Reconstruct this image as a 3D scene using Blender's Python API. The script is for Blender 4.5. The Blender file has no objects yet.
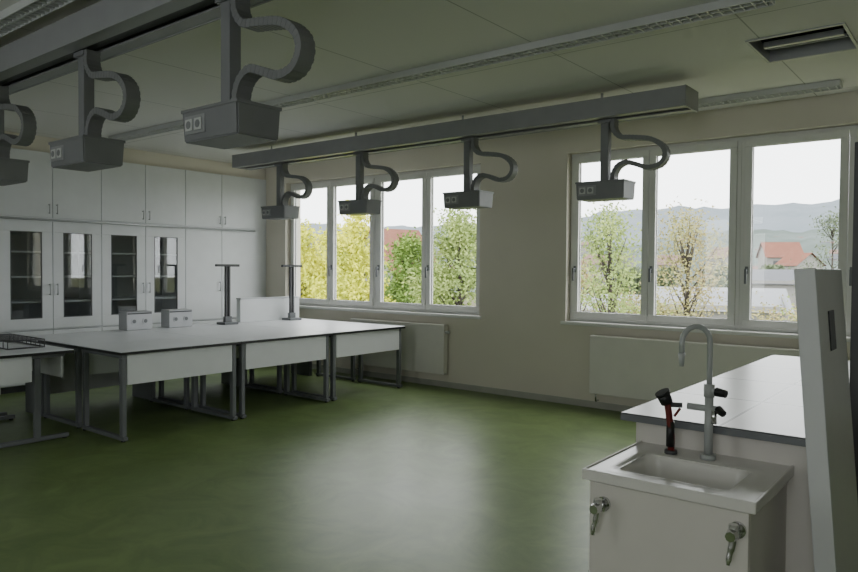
import bpy, bmesh, math, random
from mathutils import Vector, Matrix
random.seed(7)
scene=bpy.context.scene
# ---------------------------------------------------------------- materials
def newmat(name):
    m=bpy.data.materials.new(name); m.use_nodes=True
    nt=m.node_tree; nt.nodes.clear()
    out=nt.nodes.new('ShaderNodeOutputMaterial'); p=nt.nodes.new('ShaderNodeBsdfPrincipled')
    nt.links.new(p.outputs[0],out.inputs[0]); return m,nt,p,out
def mat(name,c,rough=0.5,metal=0.0,var=0.06,scale=6.0,bump=0.0,bscale=60,c2=None,spec=0.5):
    m,nt,p,out=newmat(name)
    tc=nt.nodes.new('ShaderNodeTexCoord'); n=nt.nodes.new('ShaderNodeTexNoise')
    n.inputs['Scale'].default_value=scale; n.inputs['Detail'].default_value=4
    nt.links.new(tc.outputs['Object'],n.inputs['Vector'])
    r=nt.nodes.new('ShaderNodeValToRGB')
    if c2 is None: c2=tuple(x*(1-var*2) for x in c)
    r.color_ramp.elements[0].position=0.3; r.color_ramp.elements[1].position=0.7
    r.color_ramp.elements[0].color=(*c2,1); r.color_ramp.elements[1].color=(*c,1)
    nt.links.new(n.outputs[0],r.inputs[0]); nt.links.new(r.outputs[0],p.inputs['Base Color'])
    p.inputs['Roughness'].default_value=rough; p.inputs['Metallic'].default_value=metal
    p.inputs['Specular IOR Level'].default_value=spec
    if bump>0:
        n2=nt.nodes.new('ShaderNodeTexNoise'); n2.inputs['Scale'].default_value=bscale
        nt.links.new(tc.outputs['Object'],n2.inputs['Vector'])
        b=nt.nodes.new('ShaderNodeBump'); b.inputs['Strength'].default_value=bump; b.inputs['Distance'].default_value=0.01
        nt.links.new(n2.outputs[0],b.inputs['Height']); nt.links.new(b.outputs[0],p.inputs['Normal'])
    return m
M={}
M['wall']=mat('wall_plaster',(0.74,0.70,0.61),0.9,var=0.02,scale=2,bump=0.1,bscale=150)
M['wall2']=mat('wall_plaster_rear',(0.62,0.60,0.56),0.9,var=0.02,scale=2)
M['trim']=mat('baseboard_grey',(0.45,0.45,0.40),0.6)
M['cab']=mat('cabinet_laminate',(0.76,0.78,0.80),0.45,var=0.02)
M['cabin']=mat('cabinet_inside',(0.40,0.42,0.42),0.7,var=0.04)
M['steel']=mat('grey_powdercoat',(0.17,0.18,0.19),0.45,var=0.05)
M['alu']=mat('aluminium',(0.50,0.51,0.53),0.4,metal=0.5,var=0.05)
M['dark']=mat('dark_metal',(0.07,0.072,0.075),0.5,var=0.08)
M['black']=mat('black_plastic',(0.012,0.012,0.013),0.4)
M['top']=mat('table_laminate',(0.78,0.80,0.83),0.38,var=0.02,scale=3)
M['apron']=mat('apron_laminate',(0.78,0.80,0.81),0.5,var=0.02)
M['pvc']=mat('window_frame_pvc',(0.80,0.80,0.78),0.4,var=0.02)
M['rad']=mat('radiator_enamel',(0.78,0.76,0.71),0.4,var=0.02)
M['beam']=mat('beam_powdercoat',(0.31,0.315,0.325),0.45,var=0.04)
M['unit']=mat('unit_housing',(0.22,0.225,0.235),0.45,var=0.05)
M['chain']=mat('energy_chain',(0.22,0.225,0.23),0.5,var=0.06)
M['sock']=mat('socket_white',(0.60,0.61,0.60),0.4)
M['chrome']=mat('chrome',(0.7,0.7,0.7),0.15,metal=1.0,var=0.02)
M['ceram']=mat('ceramic_sink',(0.74,0.72,0.68),0.25,var=0.02)
M['epoxy']=mat('faucet_epoxy',(0.42,0.44,0.43),0.3,var=0.03)
M['red']=mat('red_plastic',(0.14,0.012,0.010),0.35)
M['wood']=mat('base_cabinet_laminate',(0.68,0.65,0.60),0.45,var=0.02)
M['board']=mat('board_white',(0.62,0.62,0.60),0.35,var=0.02)
M['lum']=mat('luminaire_white',(0.62,0.63,0.63),0.4,var=0.03)
M['void']=mat('void_dark',(0.02,0.02,0.022),0.9)
M['bark']=mat('bark',(0.05,0.04,0.03),0.9,var=0.2)
M['grass']=mat('ground_outside',(0.10,0.13,0.05),0.95,c2=(0.13,0.12,0.09),scale=0.05,spec=0)
M['roofred']=mat('roof_red',(0.21,0.10,0.075),0.9,var=0.1,scale=1,spec=0)
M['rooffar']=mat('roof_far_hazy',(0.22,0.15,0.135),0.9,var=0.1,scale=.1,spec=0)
M['roofwhite']=mat('roof_light',(0.24,0.25,0.27),0.8,var=0.05,scale=.3,spec=.1)
M['roofgrey']=mat('roof_grey',(0.11,0.115,0.13),0.8,var=0.05,scale=.3,spec=.1)
M['house']=mat('house_render',(0.26,0.255,0.24),0.9,var=0.05,scale=.5,spec=0)
M['hill']=mat('hill_far',(0.175,0.20,0.225),1.0,c2=(0.15,0.175,0.195),scale=0.03,spec=0)  # distance haze put into the blue-grey base colour
M['hill2']=mat('hill_mid',(0.135,0.16,0.155),1.0,c2=(0.095,0.115,0.105),scale=0.06,spec=0)  # nearer ridge, haze mixed into its grey-green colour
M['leafy']=mat('leaf_yellow',(0.62,0.60,0.04),0.9,c2=(0.40,0.44,0.04),scale=1.2,spec=0.1)
M['leafg']=mat('leaf_green',(0.17,0.25,0.05),0.9,c2=(0.10,0.17,0.04),scale=1.2,spec=0.1)
M['leafg2']=mat('leaf_lightgreen',(0.29,0.35,0.11),0.9,c2=(0.17,0.24,0.07),scale=1.2,spec=0.1)
M['leafo']=mat('leaf_spring_orange',(0.32,0.25,0.12),0.9,c2=(0.25,0.27,0.10),scale=1.0,spec=0.1)
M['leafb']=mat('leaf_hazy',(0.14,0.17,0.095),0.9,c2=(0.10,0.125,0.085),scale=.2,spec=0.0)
def floormat():
    m,nt,p,out=newmat('linoleum_green')
    tc=nt.nodes.new('ShaderNodeTexCoord')
    n=nt.nodes.new('ShaderNodeTexNoise'); n.inputs['Scale'].default_value=2.5; n.inputs['Detail'].default_value=9; n.inputs['Roughness'].default_value=0.7; n.inputs['Distortion'].default_value=1.2
    nt.links.new(tc.outputs['Object'],n.inputs['Vector'])
    r=nt.nodes.new('ShaderNodeValToRGB')
    r.color_ramp.elements[0].position=0.35; r.color_ramp.elements[0].color=(0.115,0.175,0.055,1)
    r.color_ramp.elements[1].position=0.68; r.color_ramp.elements[1].color=(0.185,0.26,0.09,1)
    nt.links.new(n.outputs[0],r.inputs[0]); nt.links.new(r.outputs[0],p.inputs['Base Color'])
    n3=nt.nodes.new('ShaderNodeTexNoise'); n3.inputs['Scale'].default_value=1.2; n3.inputs['Detail'].default_value=6
    nt.links.new(tc.outputs['Object'],n3.inputs['Vector'])
    mr=nt.nodes.new('ShaderNodeMapRange'); mr.inputs['To Min'].default_value=0.32; mr.inputs['To Max'].default_value=0.44
    nt.links.new(n3.outputs[0],mr.inputs['Value']); nt.links.new(mr.outputs[0],p.inputs['Roughness'])
    return m
M['floor']=floormat()
def brickmat(name,bw,rh,ms,c1,c2,cm,rough):
    m,nt,p,out=newmat(name)
    tc=nt.nodes.new('ShaderNodeTexCoord'); b=nt.nodes.new('ShaderNodeTexBrick')
    b.offset=0.0; b.inputs['Scale'].default_value=1.0
    b.inputs['Brick Width'].default_value=bw; b.inputs['Row Height'].default_value=rh
    b.inputs['Mortar Size'].default_value=ms; b.inputs['Mortar Smooth'].default_value=0.1
    b.inputs['Color1'].default_value=(*c1,1); b.inputs['Color2'].default_value=(*c2,1); b.inputs['Mortar'].default_value=(*cm,1)
    nt.links.new(tc.outputs['Object'],b.inputs['Vector']); nt.links.new(b.outputs[0],p.inputs['Base Color'])
    p.inputs['Roughness'].default_value=rough
    return m
M['ceil']=brickmat('ceiling_panels',1.25,2.3,0.005,(.74,.73,.71),(.73,.72,.70),(.42,.42,.40),.85)
M['tile']=brickmat('counter_tiles',.40,.64,.006,(.66,.65,.64),(.70,.69,.67),(.10,.10,.10),.3)
def glassmat(name,tint=(1,1,1),g=0.06):
    m=bpy.data.materials.new(name); m.use_nodes=True; nt=m.node_tree; nt.nodes.clear()
    out=nt.nodes.new('ShaderNodeOutputMaterial'); t=nt.nodes.new('ShaderNodeBsdfTransparent'); gl=nt.nodes.new('ShaderNodeBsdfGlossy')
    t.inputs[0].default_value=(*tint,1); gl.inputs['Roughness'].default_value=0.02
    mx=nt.nodes.new('ShaderNodeMixShader'); mx.inputs[0].default_value=g
    nt.links.new(t.outputs[0],mx.inputs[1]); nt.links.new(gl.outputs[0],mx.inputs[2]); nt.links.new(mx.outputs[0],out.inputs[0]); return m
M['glass']=glassmat('window_glass',(0.97,0.98,0.97),0.03)
M['cglass']=glassmat('cabinet_glass',(0.80,0.82,0.82),0.08)
# ---------------------------------------------------------------- mesh builder
class MB:
    def __init__(s,name): s.name=name; s.bm=bmesh.new(); s.mats=[]
    def mi(s,k):
        if k not in s.mats: s.mats.append(k)
        return s.mats.index(k)
    def box(s,x0,x1,y0,y1,z0,z1,k,bev=0.0,rot=None,piv=None):
        vs=[s.bm.verts.new((x,y,z)) for x in(x0,x1) for y in(y0,y1) for z in(z0,z1)]
        idx=[(0,1,3,2),(4,6,7,5),(0,4,5,1),(2,3,7,6),(0,2,6,4),(1,5,7,3)]
        fs=[]
        for f in idx:
            fc=s.bm.faces.new([vs[i] for i in f]); fc.material_index=s.mi(k); fs.append(fc)
        if bev>0:
            es=list({e for f in fs for e in f.edges})
            r=bmesh.ops.bevel(s.bm,geom=es,offset=bev,segments=2,affect='EDGES',profile=0.5)
            for f in r['faces']: f.material_index=s.mi(k)
            vs=list({v for f in r['faces'] for v in f.verts})
            st=[f for f in fs if f.is_valid]
            vs=list(set(vs)|{v for f in st for v in f.verts})
        if rot is not None:
            bmesh.ops.rotate(s.bm,verts=[v for v in vs if v.is_valid],cent=piv or (0,0,0),matrix=rot)
        return vs
    def cyl(s,p0,p1,r0,k,r1=None,seg=14,smooth=True):
        p0=Vector(p0);p1=Vector(p1); r1=r0 if r1 is None else r1
        d=(p1-p0).normalized(); a=d.orthogonal().normalized(); b=d.cross(a)
        A=[];B=[]
        for i in range(seg):
            t=2*math.pi*i/seg; o=a*math.cos(t)+b*math.sin(t)
            A.append(s.bm.verts.new(p0+o*r0)); B.append(s.bm.verts.new(p1+o*r1))
        m=s.mi(k)
        for i in range(seg):
            j=(i+1)%seg; f=s.bm.faces.new((A[i],A[j],B[j],B[i])); f.material_index=m; f.smooth=smooth
        f=s.bm.faces.new(A[::-1]); f.material_index=m
        f=s.bm.faces.new(B); f.material_index=m
    def tube(s,pts,r,k,seg=12):
        pts=[Vector(p) for p in pts]; n=len(pts); m=s.mi(k)
        rs=r if isinstance(r,(list,tuple)) else [r]*n
        rings=[]; prev=None
        for i,p in enumerate(pts):
            d=(pts[min(i+1,n-1)]-pts[max(i-1,0)]).normalized()
            a=d.orthogonal().normalized() if prev is None else (prev-d*prev.dot(d)).normalized()
            prev=a; b=d.cross(a)
            rings.append([s.bm.verts.new(p+(a*math.cos(2*math.pi*j/seg)+b*math.sin(2*math.pi*j/seg))*rs[i]) for j in range(seg)])
        for i in range(n-1):
            for j in range(seg):
                q=(j+1)%seg; f=s.bm.faces.new((rings[i][j],rings[i][q],rings[i+1][q],rings[i+1][j])); f.material_index=m; f.smooth=True
        f=s.bm.faces.new(rings[0][::-1]); f.material_index=m
        f=s.bm.faces.new(rings[-1]); f.material_index=m
    def quad(s,pts,k):
        f=s.bm.faces.new([s.bm.verts.new(p) for p in pts]); f.material_index=s.mi(k); return f
    def done(s,origin=None,recalc=True):
        bm=s.bm
        if recalc: bmesh.ops.recalc_face_normals(bm,faces=bm.faces)
        if origin is None:
            xs=[v.co for v in bm.verts]
            origin=Vector(((min(c.x for c in xs)+max(c.x for c in xs))/2,(min(c.y for c in xs)+max(c.y for c in xs))/2,min(c.z for c in xs)))
        origin=Vector(origin)
        bmesh.ops.translate(bm,verts=bm.verts,vec=-origin)
        me=bpy.data.meshes.new(s.name); bm.to_mesh(me); bm.free()
        for k in s.mats: me.materials.append(M[k])
        o=bpy.data.objects.new(s.name,me); o.location=origin; scene.collection.objects.link(o); return o
def catmull(P,n=8):
    P=[Vector(p) for p in P]; P=[P[0]*2-P[1]]+P+[P[-1]*2-P[-2]]; out=[]
    for i in range(1,len(P)-2):
        for j in range(n):
            t=j/n; a,b,c,d=P[i-1],P[i],P[i+1],P[i+2]
            out.append(0.5*((2*b)+(c-a)*t+(2*a-5*b+4*c-d)*t*t+(3*b-a-3*c+d)*t**3))
    out.append(P[-2]); return out

# ---------------------------------------------------------------- room
WY=7.07; XL=-9.5; XR=2.4; YB=-2.2; H=3.05; T=0.30
SZ0,SZ1=0.92,2.78
G=[(-8.46,-4.86),(-3.70,-0.10)]
RG=[(-5.3,-3.8),(-0.9,0.9)]      # openings added in the unseen rear wall, sized for fill light
b=MB('floor'); b.box(XL-.2,XR+.2,YB-.2,WY+T,-0.15,0,'floor'); b.done((0,0,0))
def pierced(name,y0,y1,G,k):
    b=MB(name)
    b.box(XL-.2,XR+.2,y0,y1,0,SZ0,k); b.box(XL-.2,XR+.2,y0,y1,SZ1,H+.6,k)
    b.box(XL-.2,G[0][0],y0,y1,SZ0,SZ1,k); b.box(G[0][1],G[1][0],y0,y1,SZ0,SZ1,k); b.box(G[1][1],XR+.2,y0,y1,SZ0,SZ1,k)
    b.done((0,y0,0))
pierced('wall_window',WY,WY+T,G,'wall')
pierced('wall_rear',YB-.2,YB,RG,'wall2')
b=MB('wall_left'); b.box(XL-.2,XL,YB,WY,0,H+.6,'wall'); b.done()
b=MB('wall_right'); b.box(XR,XR+.2,YB,WY,0,H+.6,'wall2'); b.done()
hx0,hx1,hy0,hy1=-1.34,-.75,5.08,5.70
b=MB('ceiling')
b.box(XL,hx0,YB,WY,H,H+.05,'ceil'); b.box(hx1,XR,YB,WY,H,H+.05,'ceil')
b.box(hx0,hx1,YB,hy0,H,H+.05,'ceil'); b.box(hx0,hx1,hy1,WY,H,H+.05,'ceil')
b.box(XL,XR,YB,WY,H+.5,H+.6,'void')
b.done((0,0,H))
b=MB('ceiling_hatch')
w=.018
b.box(hx0,hx1,hy0,hy0+w,H-.010,H+.08,'alu'); b.box(hx0,hx1,hy1-w,hy1,H-.010,H+.08,'alu')
b.box(hx0,hx0+w,hy0+w,hy1-w,H-.010,H+.08,'alu'); b.box(hx1-w,hx1,hy0+w,hy1-w,H-.010,H+.08,'alu')
b.box(hx0+w,hx1-w,hy0+w,hy1-w,H+.26,H+.28,'void')
b.box(hx0+.05,hx1-.05,hy0+.28,hy0+.32,H+.01,H+.05,'alu')
b.box(hx0+.06,hx1-.04,hy0+.34,hy0+.56,H+.01,H+.03,'beam',rot=Matrix.Rotation(.25,3,'X'),piv=(hx0,hy0+.34,H+.02))
b.done()
b=MB('baseboard_window'); b.box(XL,XR,WY-.015,WY,0,.07,'trim'); b.done()
b=MB('baseboard_right'); b.box(XR-.015,XR,YB,WY-.015,0,.07,'trim'); b.done()
b=MB('baseboard_rear'); b.box(XL,XR,YB,YB+.015,0,.07,'trim'); b.done()

# ---------------------------------------------------------------- windows
def window(name,x0,x1,yf=WY+.10,detail=True):
    b=MB(name); yd=.07
    def fr(a,c,z0,z1,w,y0,y1,bev=.004):
        b.box(a,c,y0,y1,z0,z0+w,'pvc',bev); b.box(a,c,y0,y1,z1-w,z1,'pvc',bev)
        b.box(a,a+w,y0,y1,z0+w,z1-w,'pvc',bev); b.box(c-w,c,y0,y1,z0+w,z1-w,'pvc',bev)
    mid=(x0+x1)/2
    for (a,c) in ((x0+.003,mid),(mid,x1-.003)):
        fr(a,c,SZ0+.003,SZ1-.003,.05,yf,yf+yd)
        cm=(a+c)/2
        for (s0,s1) in (((a+.035,cm-.003),(cm+.003,c-.035)) if detail else ((a+.035,c-.035),)):
            fr(s0,s1,SZ0+.04,SZ1-.04,.068,yf-.025,yf+.045)
            b.box(s0+.066,s1-.066,yf+.02,yf+.026,SZ0+.106,SZ1-.106,'glass')
            g=.006
            for (q0,q1,r0,r1) in ((s0+.066,s0+.066+g,SZ0+.108,SZ1-.108),(s1-.066-g,s1-.066,SZ0+.108,SZ1-.108),(s0+.066,s1-.066,SZ0+.106,SZ0+.106+g),(s0+.066,s1-.066,SZ1-.106-g,SZ1-.106)):
                b.box(q0,q1,yf+.008,yf+.018,r0,r1,'black')
            if not detail: continue
            hx=s0+.034; hz=1.50
            b.box(hx-.014,hx+.014,yf-.037,yf-.025,hz-.035,hz+.035,'steel',.003)
            b.cyl((hx,yf-.036,hz),(hx,yf-.065,hz),.009,'steel')
            b.box(hx-.011,hx+.011,yf-.078,yf-.060,hz-.13,hz+.012,'steel',.004)
            for zz in (SZ0+.10,SZ1-.16):
                b.cyl((s1-.004,yf-.034,zz),(s1-.004,yf-.034,zz+.06),.008,'pvc')
    b.done()
window('window_1',*G[0]); window('window_2',*G[1])
window('fill_window_3',*RG[0],yf=YB-.14,detail=False); window('fill_window_4',*RG[1],yf=YB-.14,detail=False)  # unseen rear windows, added to brighten the room from behind
for i,(x0,x1) in enumerate(G):
    b=MB('trim_%d'%(i+1)); b.box(x0-.04,x1+.04,WY-.045,WY-.001,SZ0-.035,SZ0+.002,'pvc',.006); b.box(x0+.002,x1-.002,WY-.001,WY+.097,SZ0-.0,SZ0+.003,'pvc'); b.done()
    b=MB('exterior_sill'); b.box(x0+.002,x1-.002,WY+.18,WY+T+.06,SZ0+.001,SZ0+.02,'roofwhite'); b.done()
def radiator(x0,x1):
    b=MB('radiator'); z0,z1=.17,.79
    b.box(x0,x1,WY-.115,WY-.095,z0,z1,'rad',.006)
    b.box(x0,x1,WY-.055,WY-.035,z0,z1,'rad',.006)
    b.box(x0+.005,x1-.005,WY-.11,WY-.04,z1-.012,z1+.004,'rad',.002)
    for x in (x0+.004,x1-.012): b.box(x,x+.008,WY-.108,WY-.042,z0+.02,z1-.01,'rad')
    n=int((x1-x0)/.05)
    for i in range(n): b.box(x0+.02+i*.05,x0+.024+i*.05,WY-.094,WY-.056,z0+.03,z1-.02,'rad')
    for x in (x0+.25,x1-.25): b.box(x-.02,x+.02,WY-.036,WY-.001,z0+.06,z1-.06,'steel')
    b.cyl((x0+.06,WY-.075,z0+.01),(x0+.06,WY-.075,.09),.009,'chrome'); b.cyl((x0+.06,WY-.075,.09),(x0+.06,WY-.016,.09),.009,'chrome')
    b.cyl((x1-.03,WY-.075,z1-.09),(x1+.05,WY-.075,z1-.09),.018,'sock')
    b.done()
radiator(-6.95,-5.31); radiator(-3.35,-1.0)

# ---------------------------------------------------------------- cabinets
CX=-8.90
def handle(b,y,z0,z1):
    b.cyl((CX+.032,y,z0),(CX+.032,y,z1),.006,'alu',seg=8)
    for z in (z0+.01,z1-.01): b.cyl((CX,y,z),(CX+.032,y,z),.005,'alu',seg=8)
def wall_cab(y0,y1,glazed):
    b=MB('glazed_cabinet' if glazed else 'storage_cabinet')
    xb=XL+.01; ym=(y0+y1)/2; t=.02; f=CX-.02
    b.box(xb,f,y0+.001,y0+t,0.0,2.86,'cab'); b.box(xb,f,y1-t,y1-.001,0.0,2.86,'cab')
    b.box(xb,xb+.015,y0+t,y1-t,0,2.86,'cabin')
    for z in (0.08,.72,2.02,2.06,2.84): b.box(xb+.015,f,y0+t,y1-t,z,z+.018,'cab')
    b.box(xb+.1,f-.04,y0+t,y1-t,0,.08,'dark')
    g=.0035
    for (a,c,s) in ((y0,ym,1),(ym,y1,-1)):
        b.box(f+.001,CX,a+g,c-g,2.075,2.855,'cab',.002)
        b.box(f+.001,CX,a+g,c-g,.09,.715,'cab',.002)
        hy=(c-.045) if s==1 else (a+.045)
        handle(b,hy,2.12,2.24); handle(b,hy,.50,.64)
        if glazed:
            w=.125; z0,z1=.735,2.03
            b.box(f+.001,CX,a+g,c-g,z0,z0+.13,'cab',.002); b.box(f+.001,CX,a+g,c-g,z1-.13,z1,'cab',.002)
            b.box(f+.001,CX,a+g,a+w,z0+.131,z1-.131,'cab',.002); b.box(f+.001,CX,c-w,c-g,z0+.131,z1-.131,'cab',.002)
            b.box(f+.008,f+.012,a+w,c-w,z0+.13,z1-.13,'cglass')
            e=.008
            for (p,q) in ((a+w,a+w+e),(c-w-e,c-w)): b.box(f+.012,CX+.003,p,q,z0+.13,z1-.13,'steel')
            for (p,q) in ((z0+.13,z0+.13+e),(z1-.13-e,z1-.13)): b.box(f+.012,CX+.003,a+w,c-w,p,q,'steel')
            handle(b,hy,1.14,1.28)
        else:
            b.box(f+.001,CX,a+g,c-g,.735,2.03,'cab',.002); handle(b,hy,1.14,1.28)
    if glazed:
        for z in (1.05,1.35,1.65): b.box(xb+.02,f-.03,y0+t,y1-t,z,z+.02,'cab')
    b.done()
wall_cab(5.64,6.84,False); wall_cab(4.44,5.64,True); wall_cab(3.24,4.44,True); wall_cab(2.04,3.24,False); wall_cab(.84,2.04,False)
b=MB('trim_3')
b.box(XL,CX-.02,6.842,WY-.002,0,2.86,'cab'); b.box(XL,CX-.05,.84,WY-.002,2.862,H-.002,'wall'); b.done()
b=MB('ladder_rail')
b.cyl((CX+.05,.9,2.045),(CX+.05,6.8,2.045),.012,'alu',seg=10)
for y in [.95+i*1.16 for i in range(6)]: b.cyl((CX+.001,y,2.045),(CX+.05,y,2.045),.009,'alu',seg=8)
b.done()

# ---------------------------------------------------------------- lab tables
TH=.775
def table_y(x0,x1,y0,y1):
    b=MB('lab_table'); g=.003
    b.box(x0+g,x1-g,y0+g,y1-g,TH-.028,TH-.006,'black'); b.box(x0+g,x1-g,y0+g,y1-g,TH-.006,TH,'top',.002)
    for y in (y0+.03,y1-.075):
        b.box(x0+.04,x1-.02,y,y+.045,.012,.045,'steel',.004)
        for x in (x0+.05,x1-.09): b.box(x,x+.05,y+.003,y+.043,.045,TH-.06,'steel',.004)
        b.box(x0+.05,x1-.04,y+.003,y+.043,TH-.06,TH-.028,'steel',.003)
        for x in (x0+.06,x1-.06): b.cyl((x,y+.022,0),(x,y+.022,.013),.02,'black',seg=10)
    b.box(x0+.10,x0+.14,y0+.07,y1-.07,TH-.06,TH-.03,'steel')
    b.box(x1-.055,x1-.037,y0+.08,y1-.08,TH-.29,TH-.028,'apron',.002)
    b.done()
ys=[3.0,4.22,5.45,6.68]
for i in range(3):
    table_y(-6.50,-5.70,ys[i],ys[i+1]); table_y(-7.30,-6.50,ys[i],ys[i+1])
def table_x(x0,x1,y0,y1):
    b=MB('lab_table'); g=.003
    b.box(x0+g,x1-g,y0+g,y1-g,TH-.028,TH-.006,'black'); b.box(x0+g,x1-g,y0+g,y1-g,TH-.006,TH,'top',.002)
    for x in (x0+.06,x1-.11):
        b.box(x,x+.045,y0+.02,y1-.02,.012,.045,'steel',.004)
        for y in (y0+.10,y1-.30): b.box(x+.003,x+.043,y,y+.05,.045,TH-.06,'steel',.004)
        b.box(x+.003,x+.043,y0+.05,y1-.05,TH-.06,TH-.028,'steel',.003)
        for y in (y0+.05,y1-.05): b.cyl((x+.022,y,0),(x+.022,y,.013),.02,'black',seg=10)
    b.box(x0+.11,x1-.12,y1-.06,y1-.04,TH-.25,TH-.028,'apron',.002)
    b.box(x1-.065,x1-.045,y0+.05,y1-.33,TH-.25,TH-.028,'apron',.002)
    b.box(x0+.11,x1-.12,y0+.05,y0+.07,TH-.06,TH-.028,'steel')
    b.done()
table_x(-7.50,-6.20,2.10,2.85)
table_x(-8.82,-7.52,2.10,2.85)
b=MB('wire_rack')
rx0,rx1,ry0,ry1,rz=-7.3,-6.55,2.45,2.75,TH
for z in (rz+.006,rz+.07):
    for y in (ry0,ry1): b.cyl((rx0,y,z),(rx1,y,z),.006,'dark',seg=8)
    for x in (rx0,rx1): b.cyl((x,ry0,z),(x,ry1,z),.006,'dark',seg=8)
for i in range(9):
    x=rx0+(rx1-rx0)*i/8
    b.cyl((x,ry0,rz+.07),(x,ry1,rz+.07),.004,'dark',seg=6); b.cyl((x,ry1,rz+.004),(x,ry1,rz+.07),.004,'dark',seg=6); b.cyl((x,ry0,rz+.004),(x,ry0,rz+.07),.004,'dark',seg=6)
b.done()
b=MB('service_bench')
b.box(-7.75,-7.305,3.0,6.68,TH-.028,TH,'top',.003)
for y in (3.05,4.2,5.4,6.55): b.box(-7.72,-7.33,y,y+.05,0,TH-.028,'steel',.003)
b.box(-7.72,-7.70,3.12,6.53,.15,TH-.03,'apron'); b.done()
def socket_box(y,w):
    b=MB('socket_box'); x0,x1=-7.72,-7.54; z=TH
    b.box(x0,x1,y,y+w,z,z+.21,'alu',.008)
    for i in range(2):
        yy=y+w*(.28+.44*i)
        b.cyl((x1,yy,z+.10),(x1+.006,yy,z+.10),.035,'alu',seg=20); b.cyl((x1+.006,yy,z+.10),(x1+.007,yy,z+.10),.022,'steel',seg=16)
    b.box(x1,x1+.004,y+.01,y+w-.01,z+.18,z+.195,'dark'); b.done()
socket_box(4.04,.31); socket_box(4.56,.31)
b=MB('splash_panel'); b.box(-7.70,-7.62,5.62,6.62,TH,TH+.30,'apron',.006)
b.box(-7.71,-7.61,5.62,6.62,TH+.30,TH+.315,'alu',.003); b.done()
def stand(x,y):
    b=MB('rod_stand'); z=TH
    b.box(x-.09,x+.09,y-.10,y+.10,z,z+.03,'steel',.005)
    for d in (-.022,.022): b.box(x-.014,x+.014,y+d-.014,y+d+.014,z+.03,1.50,'dark',.003)
    b.box(x-.02,x+.02,y-.17,y+.17,1.50,1.53,'dark',.004)
    b.box(x-.025,x+.025,y-.05,y+.05,z+.03,z+.10,'steel',.004); b.done()
stand(-7.50,5.34); stand(-7.50,6.38)

# ---------------------------------------------------------------- overhead media beams + units
BZ0,BZ1=2.79,2.95
def beam(x0,x1,yc):
    b=MB('media_beam'); hw=.15
    b.box(x0,x1,yc-hw,yc-hw+.012,BZ0,BZ1,'beam'); b.box(x0,x1,yc+hw-.012,yc+hw,BZ0,BZ1,'beam')
    b.box(x0,x1,yc-hw+.012,yc+hw-.012,BZ1-.01,BZ1,'beam')
    b.box(x0,x1,yc-hw+.012,yc-.05,BZ0+.004,BZ0+.014,'beam'); b.box(x0,x1,yc+.05,yc+hw-.012,BZ0+.004,BZ0+.014,'beam')
    b.box(x0,x1,yc-.05,yc+.05,BZ0+.03,BZ0+.04,'dark')
    b.box(x0-.012,x0,yc-hw-.003,yc+hw+.003,BZ0-.003,BZ1+.003,'beam',.002); b.box(x1,x1+.012,yc-hw-.003,yc+hw+.003,BZ0-.003,BZ1+.003,'beam',.002)
    n=4
    for i in range(n):
        x=x0+.5+(x1-x0-1.3)*i/(n-1)
        b.cyl((x,yc+.08,BZ1),(x,yc+.08,H-.002),.012,'alu',seg=10)
    b.done()
beam(-7.75,-1.92,5.75); beam(-8.2,-2.05,2.07)
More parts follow.
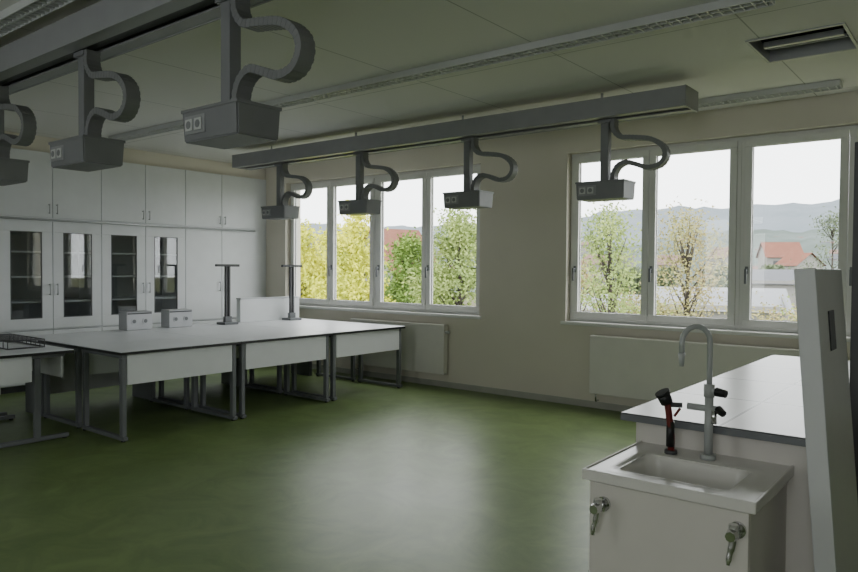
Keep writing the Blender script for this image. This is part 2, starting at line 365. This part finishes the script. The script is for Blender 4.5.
def unit(x,y):
    b=MB('media_unit')
    b.box(x-.036,x+.036,y-.033,y+.033,2.25,BZ0-.002,'unit',.004)
    b.box(x-.06,x+.06,y-.05,y+.05,BZ0-.03,BZ0-.002,'unit',.003)
    z0,z1=2.10,2.25; w=.22; d=.125
    P=[(-w,-d,z1),(w,-d,z1),(w,d,z1),(-w,d,z1),(-w+.006,-d+.008,z0),(w-.006,-d+.008,z0),(w-.006,d-.008,z0),(-w+.006,d-.008,z0)]
    vs=[b.bm.verts.new((x+p[0],y+p[1],p[2])) for p in P]; fs=[]
    for f in ((0,1,2,3),(4,7,6,5),(0,4,5,1),(1,5,6,2),(2,6,7,3),(3,7,4,0)):
        ff=b.bm.faces.new([vs[i] for i in f]); ff.material_index=b.mi('unit'); fs.append(ff)
    r=bmesh.ops.bevel(b.bm,geom=list({e for f in fs for e in f.edges}),offset=.007,segments=2,affect='EDGES')
    for f in r['faces']: f.material_index=b.mi('unit')
    b.box(x-w-.004,x+w+.004,y-d-.004,y+d+.004,z1-.010,z1+.006,'unit',.003)
    for sy in (-1,1):
        yy=y+sy*(d-.004)
        b.box(x-.195,x-.03,min(yy,yy+sy*.004),max(yy,yy+sy*.004),2.135,2.222,'beam',.001)
        for i in (-.155,-.08):
            y2=yy+sy*.004
            b.box(x+i-.028,x+i+.028,min(y2,y2+sy*.006),max(y2,y2+sy*.006),2.150,2.206,'sock',.002)
            b.cyl((x+i,y2+sy*.006,2.178),(x+i,y2+sy*.0075,2.178),.019,'unit',seg=16)
    pts=catmull([(x+.075,y,2.785),(x+.08,y,2.70),(x+.14,y,2.63),(x+.26,y,2.61),(x+.41,y,2.58),(x+.51,y,2.51),(x+.53,y,2.43),(x+.48,y,2.365),(x+.38,y,2.35),(x+.28,y,2.385),(x+.19,y,2.41),(x+.12,y,2.38),(x+.085,y,2.32),(x+.08,y,2.26)],10)
    L=[0]
    for i in range(1,len(pts)): L.append(L[-1]+(pts[i]-pts[i-1]).length)
    def at(s):
        for i in range(1,len(L)):
            if L[i]>=s:
                t=(s-L[i-1])/(L[i]-L[i-1]+1e-9); return pts[i-1].lerp(pts[i],t),(pts[i]-pts[i-1]).normalized()
        return pts[-1],(pts[-1]-pts[-2]).normalized()
    n=int(L[-1]/.016); mi=b.mi('chain'); st=L[-1]/n
    prof=[]
    for i in range(n+1):
        c,d0=at(i*st); nrm=Vector((-d0.z,0,d0.x))
        prof.append([b.bm.verts.new(c+Vector((0,1,0))*q*.041+nrm*e*.018) for q,e in ((-1,-1),(1,-1),(1,1),(-1,1))])
    for p,q in zip(prof[:-1],prof[1:]):
        for k in range(4):
            ff=b.bm.faces.new((p[k],p[(k+1)%4],q[(k+1)%4],q[k])); ff.material_index=mi; ff.smooth=False
    for i in range(0,n,2):
        c,d0=at((i+.5)*st); nrm=Vector((-d0.z,0,d0.x)); hl=.010; hh=.0195; hy=.0425
        vv=[b.bm.verts.new(c+d0*a*hl+Vector((0,1,0))*q*hy+nrm*e*hh) for a in(-1,1) for q in(-1,1) for e in(-1,1)]
        for f in ((0,1,3,2),(4,6,7,5),(0,4,5,1),(2,3,7,6),(0,2,6,4),(1,5,7,3)):
            ff=b.bm.faces.new([vv[k] for k in f]); ff.material_index=mi
    b.done()
for x in (-6.98,-5.60,-4.10,-2.64): unit(x,5.75)
for x in (-2.88,-4.33,-5.68,-7.1): unit(x,2.07)

def strip(x0,x1,y):
    b=MB('strip_luminaire'); w=.07; z0=H-.05; HH=H-.001
    b.box(x0,x1,y-w,y-w+.008,z0,HH,'lum'); b.box(x0,x1,y+w-.008,y+w,z0,HH,'lum')
    b.box(x0,x1,y-w+.008,y+w-.008,H-.012,H-.004,'lum')
    b.box(x0-.006,x0,y-w,y+w,z0,HH,'lum'); b.box(x1,x1+.006,y-w,y+w,z0,HH,'lum')
    b.box(x0,x1,y-.006,y+.006,z0+.004,H-.012,'lum')
    n=int((x1-x0)/.06)
    for i in range(n): 
        x=x0+(x1-x0)*(i+.5)/n; b.box(x-.004,x+.004,y-w+.008,y+w-.008,z0+.002,z0+.035,'lum')
    b.done()
strip(-8.3,-1.0,4.3); strip(-8.3,-1.0,6.62); strip(-8.3,-1.0,1.83)
b=MB('smoke_detector'); b.cyl((-7.6,4.9,H-.001),(-7.6,4.9,H-.03),.055,'sock'); b.cyl((-7.6,4.9,H-.03),(-7.6,4.9,H-.055),.04,'sock',r1=.025); b.done()

# ---------------------------------------------------------------- demo counter
cx0,cx1,cy0,cy1,cz=-1.205,-.465,2.80,5.42,.90
b=MB('tiled_counter')
b.box(cx0,cx1,cy0,cy1,cz-.03,cz-.004,'steel',.002); b.box(cx0+.002,cx1-.002,cy0+.002,cy1-.002,cz-.004,cz+.002,'tile')
b.box(cx0+.05,cx1-.02,cy0+.07,cy1-.03,.10,cz-.03,'wood')
b.box(cx0+.10,cx1-.06,cy0+.12,cy1-.08,0,.10,'dark')
for i in range(4):
    y=cy0+.09+i*.625; b.box(cx0+.032,cx0+.05,y,y+.62,.12,cz-.05,'wood',.002)
    b.box(cx0+.018,cx0+.032,y+.24,y+.38,.74,.755,'alu',.002)
b.done((cx0,cy0,cz))
sx0,sx1,sy0,sy1,sz=-1.14,-.560,2.33,2.868,.776
b=MB('sink_cabinet')
bx0,bx1,by0,by1=-1.045,-.66,2.41,2.70
t=.03
b.box(sx0,sx1,sy0,by0,sz-t,sz,'ceram'); b.box(sx0,sx1,by1,sy1,sz-t,sz,'ceram')
b.box(sx0,bx0,by0,by1,sz-t,sz,'ceram'); b.box(bx1,sx1,by0,by1,sz-t,sz,'ceram')
def rr(x0,x1,y0,y1,r,z,n=6):
    pts=[]
    for (cxx,cyy,a0) in ((x1-r,y1-r,0),(x0+r,y1-r,90),(x0+r,y0+r,180),(x1-r,y0+r,270)):
        for i in range(n+1):
            a=math.radians(a0+90*i/n); pts.append((cxx+r*math.cos(a),cyy+r*math.sin(a),z))
    return pts
rings=[]
for (ins,z,r) in ((-.045,sz+.0005,.05),(-.012,sz+.002,.05),(0.0,sz-.004,.05),(.006,sz-.02,.05),(.02,sz-.14,.06),(.05,sz-.165,.06),(.12,sz-.17,.02)):
    rings.append([b.bm.verts.new(p) for p in rr(bx0+ins,bx1-ins,by0+ins,by1-ins,r,z)])
mi=b.mi('ceram')
for a,c in zip(rings[:-1],rings[1:]):
    n=len(a)
    for i in range(n):
        j=(i+1)%n; f=b.bm.faces.new((a[i],a[j],c[j],c[i])); f.material_index=mi; f.smooth=True
f=b.bm.faces.new(rings[-1]); f.material_index=mi
b.cyl((-.93,2.60,sz-.171),(-.93,2.60,sz-.160),.035,'chrome',seg=24); b.cyl((-.93,2.60,sz-.160),(-.93,2.60,sz-.1585),.022,'black',seg=20)
o=.02
b.box(sx0+o,sx0+o+.018,sy0+.03,sy1,.10,sz-t,'wood'); b.box(sx1-o-.018,sx1-o,sy0+.03,sy1,.10,sz-t,'wood')
b.box(sx0+o+.018,sx1-o-.018,sy1-.018,sy1,.10,sz-t,'wood'); b.box(sx0+o+.018,sx1-o-.018,sy0+.03,sy1-.018,.10,.118,'wood')
b.box(sx0+o,sx1-o,sy0+.012,sy0+.030,.11,sz-t-.01,'wood',.003)
b.box(sx0+.05,sx1-.05,sy0+.07,sy1-.02,0,.10,'dark')
for (a,c,d,e2) in ((sx0-.004,sx1+.004,sy0-.006,sy0+.006),(sx0-.004,sx0+.006,sy0,sy1),(sx1-.006,sx1+.004,sy0,sy1)):
    b.box(a,c,d,e2,sz-t-.004,sz+.005,'ceram',.004)
b.done((sx0,sy0,0))
def tap(x,z):
    b=MB('service_tap'); y=sy0+.0115
    b.cyl((x,y,z),(x,y-.012,z),.026,'chrome',seg=20)
    b.cyl((x,y-.012,z),(x,y-.06,z),.013,'chrome')
    b.cyl((x,y-.05,z-.012),(x,y-.05,z+.03),.017,'chrome',r1=.014)
    b.cyl((x,y-.06,z),(x,y-.085,z),.020,'chrome',r1=.016,seg=8,smooth=False)
    b.tube(catmull([(x,y-.05,z-.01),(x-.003,y-.055,z-.04),(x-.008,y-.062,z-.07),(x-.01,y-.066,z-.095)],4),[.011]*6+[.009]*5+[.006]*2,'chrome')
    b.done()
tap(-1.065,.665); tap(-.612,.68)
b=MB('lab_faucet'); fx,fy=-.835,2.765
b.cyl((fx,fy,sz+.001),(fx,fy,sz+.02),.028,'epoxy',seg=24); b.cyl((fx,fy,sz+.02),(fx,fy,sz+.24),.016,'epoxy',seg=18)
b.cyl((fx,fy,sz+.24),(fx,fy,sz+.29),.020,'epoxy',seg=18)
dx,dy=-.62,-.785
path=[(fx,fy,sz+.28),(fx,fy,sz+.36),(fx,fy,sz+.45)]
R=.06
for i in range(1,10):
    a=math.pi*i/9; path.append((fx+dx*R*(1-math.cos(a)),fy+dy*R*(1-math.cos(a)),sz+.45+R*math.sin(a)))
path.append((fx+dx*2*R,fy+dy*2*R,sz+.41))
b.tube(path,.0105,'epoxy',seg=14)
b.cyl(path[-1],(path[-1][0],path[-1][1],path[-1][2]-.05),.013,'epoxy',r1=.008)
b.cyl((fx-.08,fy,sz+.195),(fx+.04,fy,sz+.195),.013,'epoxy')
b.cyl((fx+.04,fy-.015,sz+.265),(fx+.0,fy,sz+.265),.011,'epoxy'); b.cyl((fx+.032,fy-.02,sz+.265),(fx+.07,fy-.03,sz+.262),.018,'black',r1=.014,seg=8,smooth=False)
b.cyl((fx+.035,fy,sz+.195),(fx+.058,fy-.02,sz+.185),.017,'black',r1=.014,seg=8,smooth=False)
b.cyl((fx+.02,fy-.005,sz+.14),(fx+.02,fy-.005,sz+.19),.011,'chrome')
b.done((fx,fy,sz))
b=MB('eye_wash_spray'); ex,ey=-.975,2.755
b.cyl((ex,ey,sz+.001),(ex,ey,sz+.015),.024,'dark',seg=20)
b.tube(catmull([(ex,ey,sz+.01),(ex+.003,ey-.003,sz+.06),(ex+.0,ey-.01,sz+.11),(ex-.006,ey-.013,sz+.165),(ex-.012,ey-.016,sz+.205)],5),.013,'red')
b.cyl((ex-.001,ey-.005,sz+.03),(ex+.0,ey-.008,sz+.13),.0155,'black')
b.cyl((ex-.012,ey-.016,sz+.20),(ex-.024,ey-.026,sz+.235),.023,'black',r1=.027,seg=18)
b.cyl((ex-.024,ey-.026,sz+.235),(ex-.028,ey-.03,sz+.245),.029,'black',seg=18)
b.cyl((ex-.002,ey-.008,sz+.195),(fx-.100,fy-.002,sz+.195),.010,'dark')
b.tube(catmull([(ex+.012,ey,sz+.15),(ex+.022,ey,sz+.165),(ex+.034,ey,sz+.183)],5),.005,'red')
b.done((ex,ey,sz))
b=MB('leaning_whiteboard')
L=1.507; th=.055; a=math.radians(-4.6)
by_0,by_1=2.60,3.14
px=-.392
rot=Matrix.Rotation(a,3,'Y'); piv=(px,by_0,0)
def lb(x0,x1,y0,y1,z0,z1,k,bev=0): b.box(x0,x1,y0,y1,z0,z1,k,bev,rot=rot,piv=piv)
lb(px,px+th,by_0,by_1,0.005,L,'board',.004)
lb(px-.005,px+th+.004,by_0-.006,by_0+.012,0.005,L+.003,'lum',.003)
lb(px+th,px+th+.004,by_0+.19,by_0+.29,1.22,1.36,'black',.001)
b.done()
b=MB('board_pylon')
q0,q1=-.445,.565
b.box(q0,q0+.07,3.30,3.36,0,2.02,'dark',.004); b.box(q1-.07,q1,3.30,3.36,0,2.02,'dark',.004)
b.box(q0+.07,q1-.07,3.30,3.36,1.96,2.02,'dark',.004)
b.box(q0+.08,q1-.08,3.315,3.345,.9,1.95,'board',.003)
b.box(q0+.005,q0+.10,3.17,3.60,0,.04,'dark',.004); b.box(q1-.10,q1,3.17,3.60,0,.04,'dark',.004)
b.done()

# ---------------------------------------------------------------- outside
GZ=-7.5
b=MB('ground_outside'); b.quad([(-900,8,GZ),(500,8,GZ),(500,900,GZ),(-900,900,GZ)],'grass'); b.done()
def pol(bearing,r): 
    t=math.radians(bearing); return (r*math.sin(t),r*math.cos(t))
def leaftree(name,bearing,r,ztop,rad,zlow,k,n,ls,seed,sp=.6):
    rnd=random.Random(seed); x,y=pol(bearing,r); b=MB(name)
    zc=(ztop+zlow)/2
    b.tube([(x,y,GZ),(x+.1,y,GZ+3),(x,y+.1,zc-.4),(x+.05,y,ztop-.8)],[.25,.18,.08,.015],'bark',seg=8)
    tips=[]
    for i in range(44):
        t=rnd.random(); z0=zlow-1+(ztop-zlow)*t
        prof=math.sqrt(max(.05,1-max(0,(t-.35)/.65)**2.2))
        a=rnd.uniform(0,6.28); q=rad*rnd.uniform(.35,1)*prof
        p1=Vector((x+math.cos(a)*q,y+math.sin(a)*q,min(ztop-.1,z0+1)))
        p0=Vector((x,y,z0-.1)); pm=(p0+p1)/2+Vector((0,0,-.1))
        b.tube([p0,pm,p1],[.03,.02,.006],'bark',seg=5); tips+=[p1,p1,(p1+pm)/2]
    m=b.mi(k)
    for i in range(n):
        c=rnd.choice(tips)+Vector((rnd.gauss(0,.24),rnd.gauss(0,.24),rnd.gauss(0,.24)))*sp
        u=Vector((rnd.gauss(0,1),rnd.gauss(0,1),rnd.gauss(0,1))).normalized(); v=u.orthogonal().normalized()*ls*rnd.uniform(.5,1); u=u*ls*rnd.uniform(.6,1.2)
        f=b.bm.faces.new([b.bm.verts.new(c-u),b.bm.verts.new(c+v*.6),b.bm.verts.new(c+u),b.bm.verts.new(c-v*.6)]); f.material_index=m
    b.done((x,y,GZ),recalc=False)
leaftree('yellow_tree',-45.1,22,3.2,1.25,-2,'leafy',12000,.08,1,.9)
leaftree('yellow_tree',-49.4,24,2.7,1.7,-2,'leafy',12000,.08,11,1.0)
leaftree('green_tree',-40.3,30,2.6,1.1,-2,'leafg',8000,.09,2,1.0)
leaftree('green_tree',-36.2,25,3.3,1.6,-2,'leafg2',11000,.08,3,1.1)
leaftree('green_tree',-38.6,33,1.6,1.7,-3,'leafg',7000,.10,12,1.0)
leaftree('green_tree',-42.6,32,.9,1.5,-3,'leafg2',6000,.10,13,1.0)
leaftree('spring_tree',-24.3,19,2.95,1.0,-2,'leafg2',6500,.055,4,1.0)
leaftree('spring_tree',-18.6,20,2.9,1.35,-2,'leafo',5500,.052,5,1.0)
leaftree('spring_tree',-26.6,24,1.6,1.1,-2.5,'leafo',4000,.06,14,1.0)
leaftree('green_tree',-21.6,33,.6,1.9,-3,'leafo',4500,.09,6,1.0)
leaftree('spring_tree',-12.6,21,0.7,1.9,-3,'leafo',5000,.06,7,1.0)
leaftree('spring_tree',-9.0,23,0.9,1.6,-3,'leafg2',4000,.06,17,1.0)
leaftree('bare_tree',-8.9,52,5.0,2.2,-3,'leafb',2600,.10,8,1.2)
b=MB('tree_belt'); rnd=random.Random(9); m=b.mi('leafb')
blobs=[(rnd.uniform(-54,0),rnd.uniform(92,120),rnd.uniform(-1.5,2.6),rnd.uniform(1.2,2.4)) for _ in range(46)]
for (be,r,zt,ra) in blobs:
    x,y=pol(be,r); b.tube([(x,y,GZ),(x,y,zt-1)],[.2,.06],'bark',seg=6)
    for i in range(420):
        c=Vector((x,y,zt))+Vector((rnd.gauss(0,.5)*ra,rnd.gauss(0,.5)*ra,-abs(rnd.gauss(0,1.6))))
        u=Vector((rnd.gauss(0,1),rnd.gauss(0,1),rnd.gauss(0,1))).normalized(); v=u.orthogonal().normalized()*.2; u=u*.3
        f=b.bm.faces.new([b.bm.verts.new(c-u),b.bm.verts.new(c+v),b.bm.verts.new(c+u),b.bm.verts.new(c-v)]); f.material_index=m
b.done(recalc=False)
def house(name,bearing,r,w,d,zw,zr,kr,ang):
    x,y=pol(bearing,r); b=MB(name); R=Matrix.Rotation(math.radians(ang),3,'Z'); c=Vector((x,y,0))
    def q(p): return R@Vector(p)+c
    W,D=w/2,d/2
    v=lambda *p:b.bm.verts.new(q(p))
    def face(ps,k):
        f=b.bm.faces.new([v(*p) for p in ps]); f.material_index=b.mi(k)
    face([(-W,-D,GZ),(W,-D,GZ),(W,-D,zw),(-W,-D,zw)],'house'); face([(-W,D,GZ),(W,D,GZ),(W,D,zw),(-W,D,zw)],'house')
    for s in(-1,1): face([(s*W,-D,GZ),(s*W,D,GZ),(s*W,D,zw),(s*W,0,zr),(s*W,-D,zw)],'house')
    e=.4
    face([(-W-e,-D-e,zw-.3),(W+e,-D-e,zw-.3),(W+e,0,zr+.1),(-W-e,0,zr+.1)],kr); face([(-W-e,D+e,zw-.3),(W+e,D+e,zw-.3),(W+e,0,zr+.1),(-W-e,0,zr+.1)],kr)
    n=max(2,int(w/3))
    for i in range(n):
        xx=-W+(i+.5)*w/n
        for zz in (zw-2.2,zw-5.2): face([(xx-.5,-D-.03,zz),(xx+.5,-D-.03,zz),(xx+.5,-D-.03,zz+1.3),(xx-.5,-D-.03,zz+1.3)],'dark')
    b.done((x,y,GZ),recalc=False)
house('red_roof_house',-41.5,62,4.6,8,.8,4.8,'roofred',75)
house('red_roof_house',-12.2,150,6,8,4.2,6.8,'roofred',25)
house('red_roof_house',-10.9,135,4,6,2.6,4.4,'roofred',-30)
house('red_roof_house',-15.9,170,4,6,4.4,6.5,'rooffar',-15)
house('red_roof_house',-19.8,190,5,7,3.0,5.2,'rooffar',10)
house('red_roof_house',-25.4,185,5,7,3.0,5.2,'rooffar',30)
house('warehouse',-16.4,48,7,14,-.4,.3,'roofwhite',15)
house('warehouse',-10.5,80,11,22,.6,1.5,'roofgrey',10)
house('warehouse',-24.5,70,18,16,-2,-1,'roofwhite',20)
def hill(name,r,k,prof,seed,dep):
    rnd=random.Random(seed); b=MB(name); N=150; rows=[]
    B0,B1=-75,15
    ph=[rnd.uniform(0,6.28) for _ in range(6)]
    for j,(dr,s) in enumerate(((-dep,0),(-dep*.6,.45),(-dep*.3,.8),(0,1),(dep*.8,.3))):
        row=[]
        for i in range(N+1):
            be=B0+(B1-B0)*i/N
            h=prof(be)+sum(math.sin(be*f+p)*a for f,p,a in zip((.5,1.1,2.3,4.1,7,11),ph,(1.6,1,.7,.4,.3,.25)))*r/600
            x,y=pol(be,r+dr); row.append(b.bm.verts.new((x,y,GZ+(h-GZ)*s+rnd.uniform(-.4,.4)*r/600)))
        rows.append(row)
    m=b.mi(k)
    for a,c in zip(rows[:-1],rows[1:]):
        for i in range(N):
            f=b.bm.faces.new((a[i],a[i+1],c[i+1],c[i])); f.material_index=m; f.smooth=True
    b.done()
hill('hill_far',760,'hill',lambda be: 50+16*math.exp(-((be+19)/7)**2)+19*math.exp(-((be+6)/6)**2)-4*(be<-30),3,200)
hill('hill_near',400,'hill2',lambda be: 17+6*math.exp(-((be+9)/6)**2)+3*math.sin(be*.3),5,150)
b=MB('village_houses'); rnd=random.Random(5)
for i in range(110):
    be=rnd.uniform(-50,0); t=rnd.uniform(0,1)**.7; r=250+150*t*.85; x,y=pol(be,r)
    q=t*.85
    s=(q/.4*.45) if q<.4 else .45+(q-.4)/.3*.35
    z=GZ+(17-GZ)*min(.85,s); w=rnd.uniform(1.3,2.4)
    b.box(x-w,x+w,y-w,y+w,z-4,z+2.2,'house')
    b.quad([(x-w-.3,y-w-.3,z+2.2),(x+w+.3,y-w-.3,z+2.2),(x+w+.3,y,z+3.8),(x-w-.3,y,z+3.8)],'rooffar' if i%3 else 'roofgrey')
b.done(recalc=False)

# ---------------------------------------------------------------- world & light
w=bpy.data.worlds.new('overcast'); scene.world=w; w.use_nodes=True; nt=w.node_tree; nt.nodes.clear()
out=nt.nodes.new('ShaderNodeOutputWorld'); bg=nt.nodes.new('ShaderNodeBackground')
tc=nt.nodes.new('ShaderNodeTexCoord'); sp=nt.nodes.new('ShaderNodeSeparateXYZ'); r=nt.nodes.new('ShaderNodeValToRGB')
r.color_ramp.elements[0].position=0.0; r.color_ramp.elements[0].color=(0.92,0.94,0.97,1)
r.color_ramp.elements[1].position=0.6; r.color_ramp.elements[1].color=(1,1,1,1)
nt.links.new(tc.outputs['Generated'],sp.inputs[0]); nt.links.new(sp.outputs['Z'],r.inputs[0]); nt.links.new(r.outputs[0],bg.inputs[0])
bg.inputs['Strength'].default_value=6.5; nt.links.new(bg.outputs[0],out.inputs[0])
def portal(x0,x1,y,rz,i):
    ld=bpy.data.lights.new('window_portal','AREA'); ld.shape='RECTANGLE'; ld.size=x1-x0; ld.size_y=SZ1-SZ0; ld.cycles.is_portal=True
    lo=bpy.data.objects.new('daylight_portal_%d'%i,ld); lo.location=((x0+x1)/2,y,(SZ0+SZ1)/2); lo.rotation_euler=(math.radians(rz),0,0)
    scene.collection.objects.link(lo)
for i,(x0,x1) in enumerate(G): portal(x0,x1,WY+.31,-90,i+1)
for i,(x0,x1) in enumerate(RG): portal(x0,x1,YB-.21,90,i+3)  # portals for the added rear openings
# ---------------------------------------------------------------- camera
cd=bpy.data.cameras.new('camera'); cd.lens=29.6; cd.sensor_width=36; cd.clip_end=3000; cd.clip_start=.05
co=bpy.data.objects.new('camera',cd); scene.collection.objects.link(co)
R=Matrix.Rotation(math.radians(38.6),4,'Z')@Matrix.Rotation(math.radians(90-1.46),4,'X')@Matrix.Rotation(math.radians(.4),4,'Z')
co.matrix_world=Matrix.Translation((0,0,1.5))@R
scene.camera=co
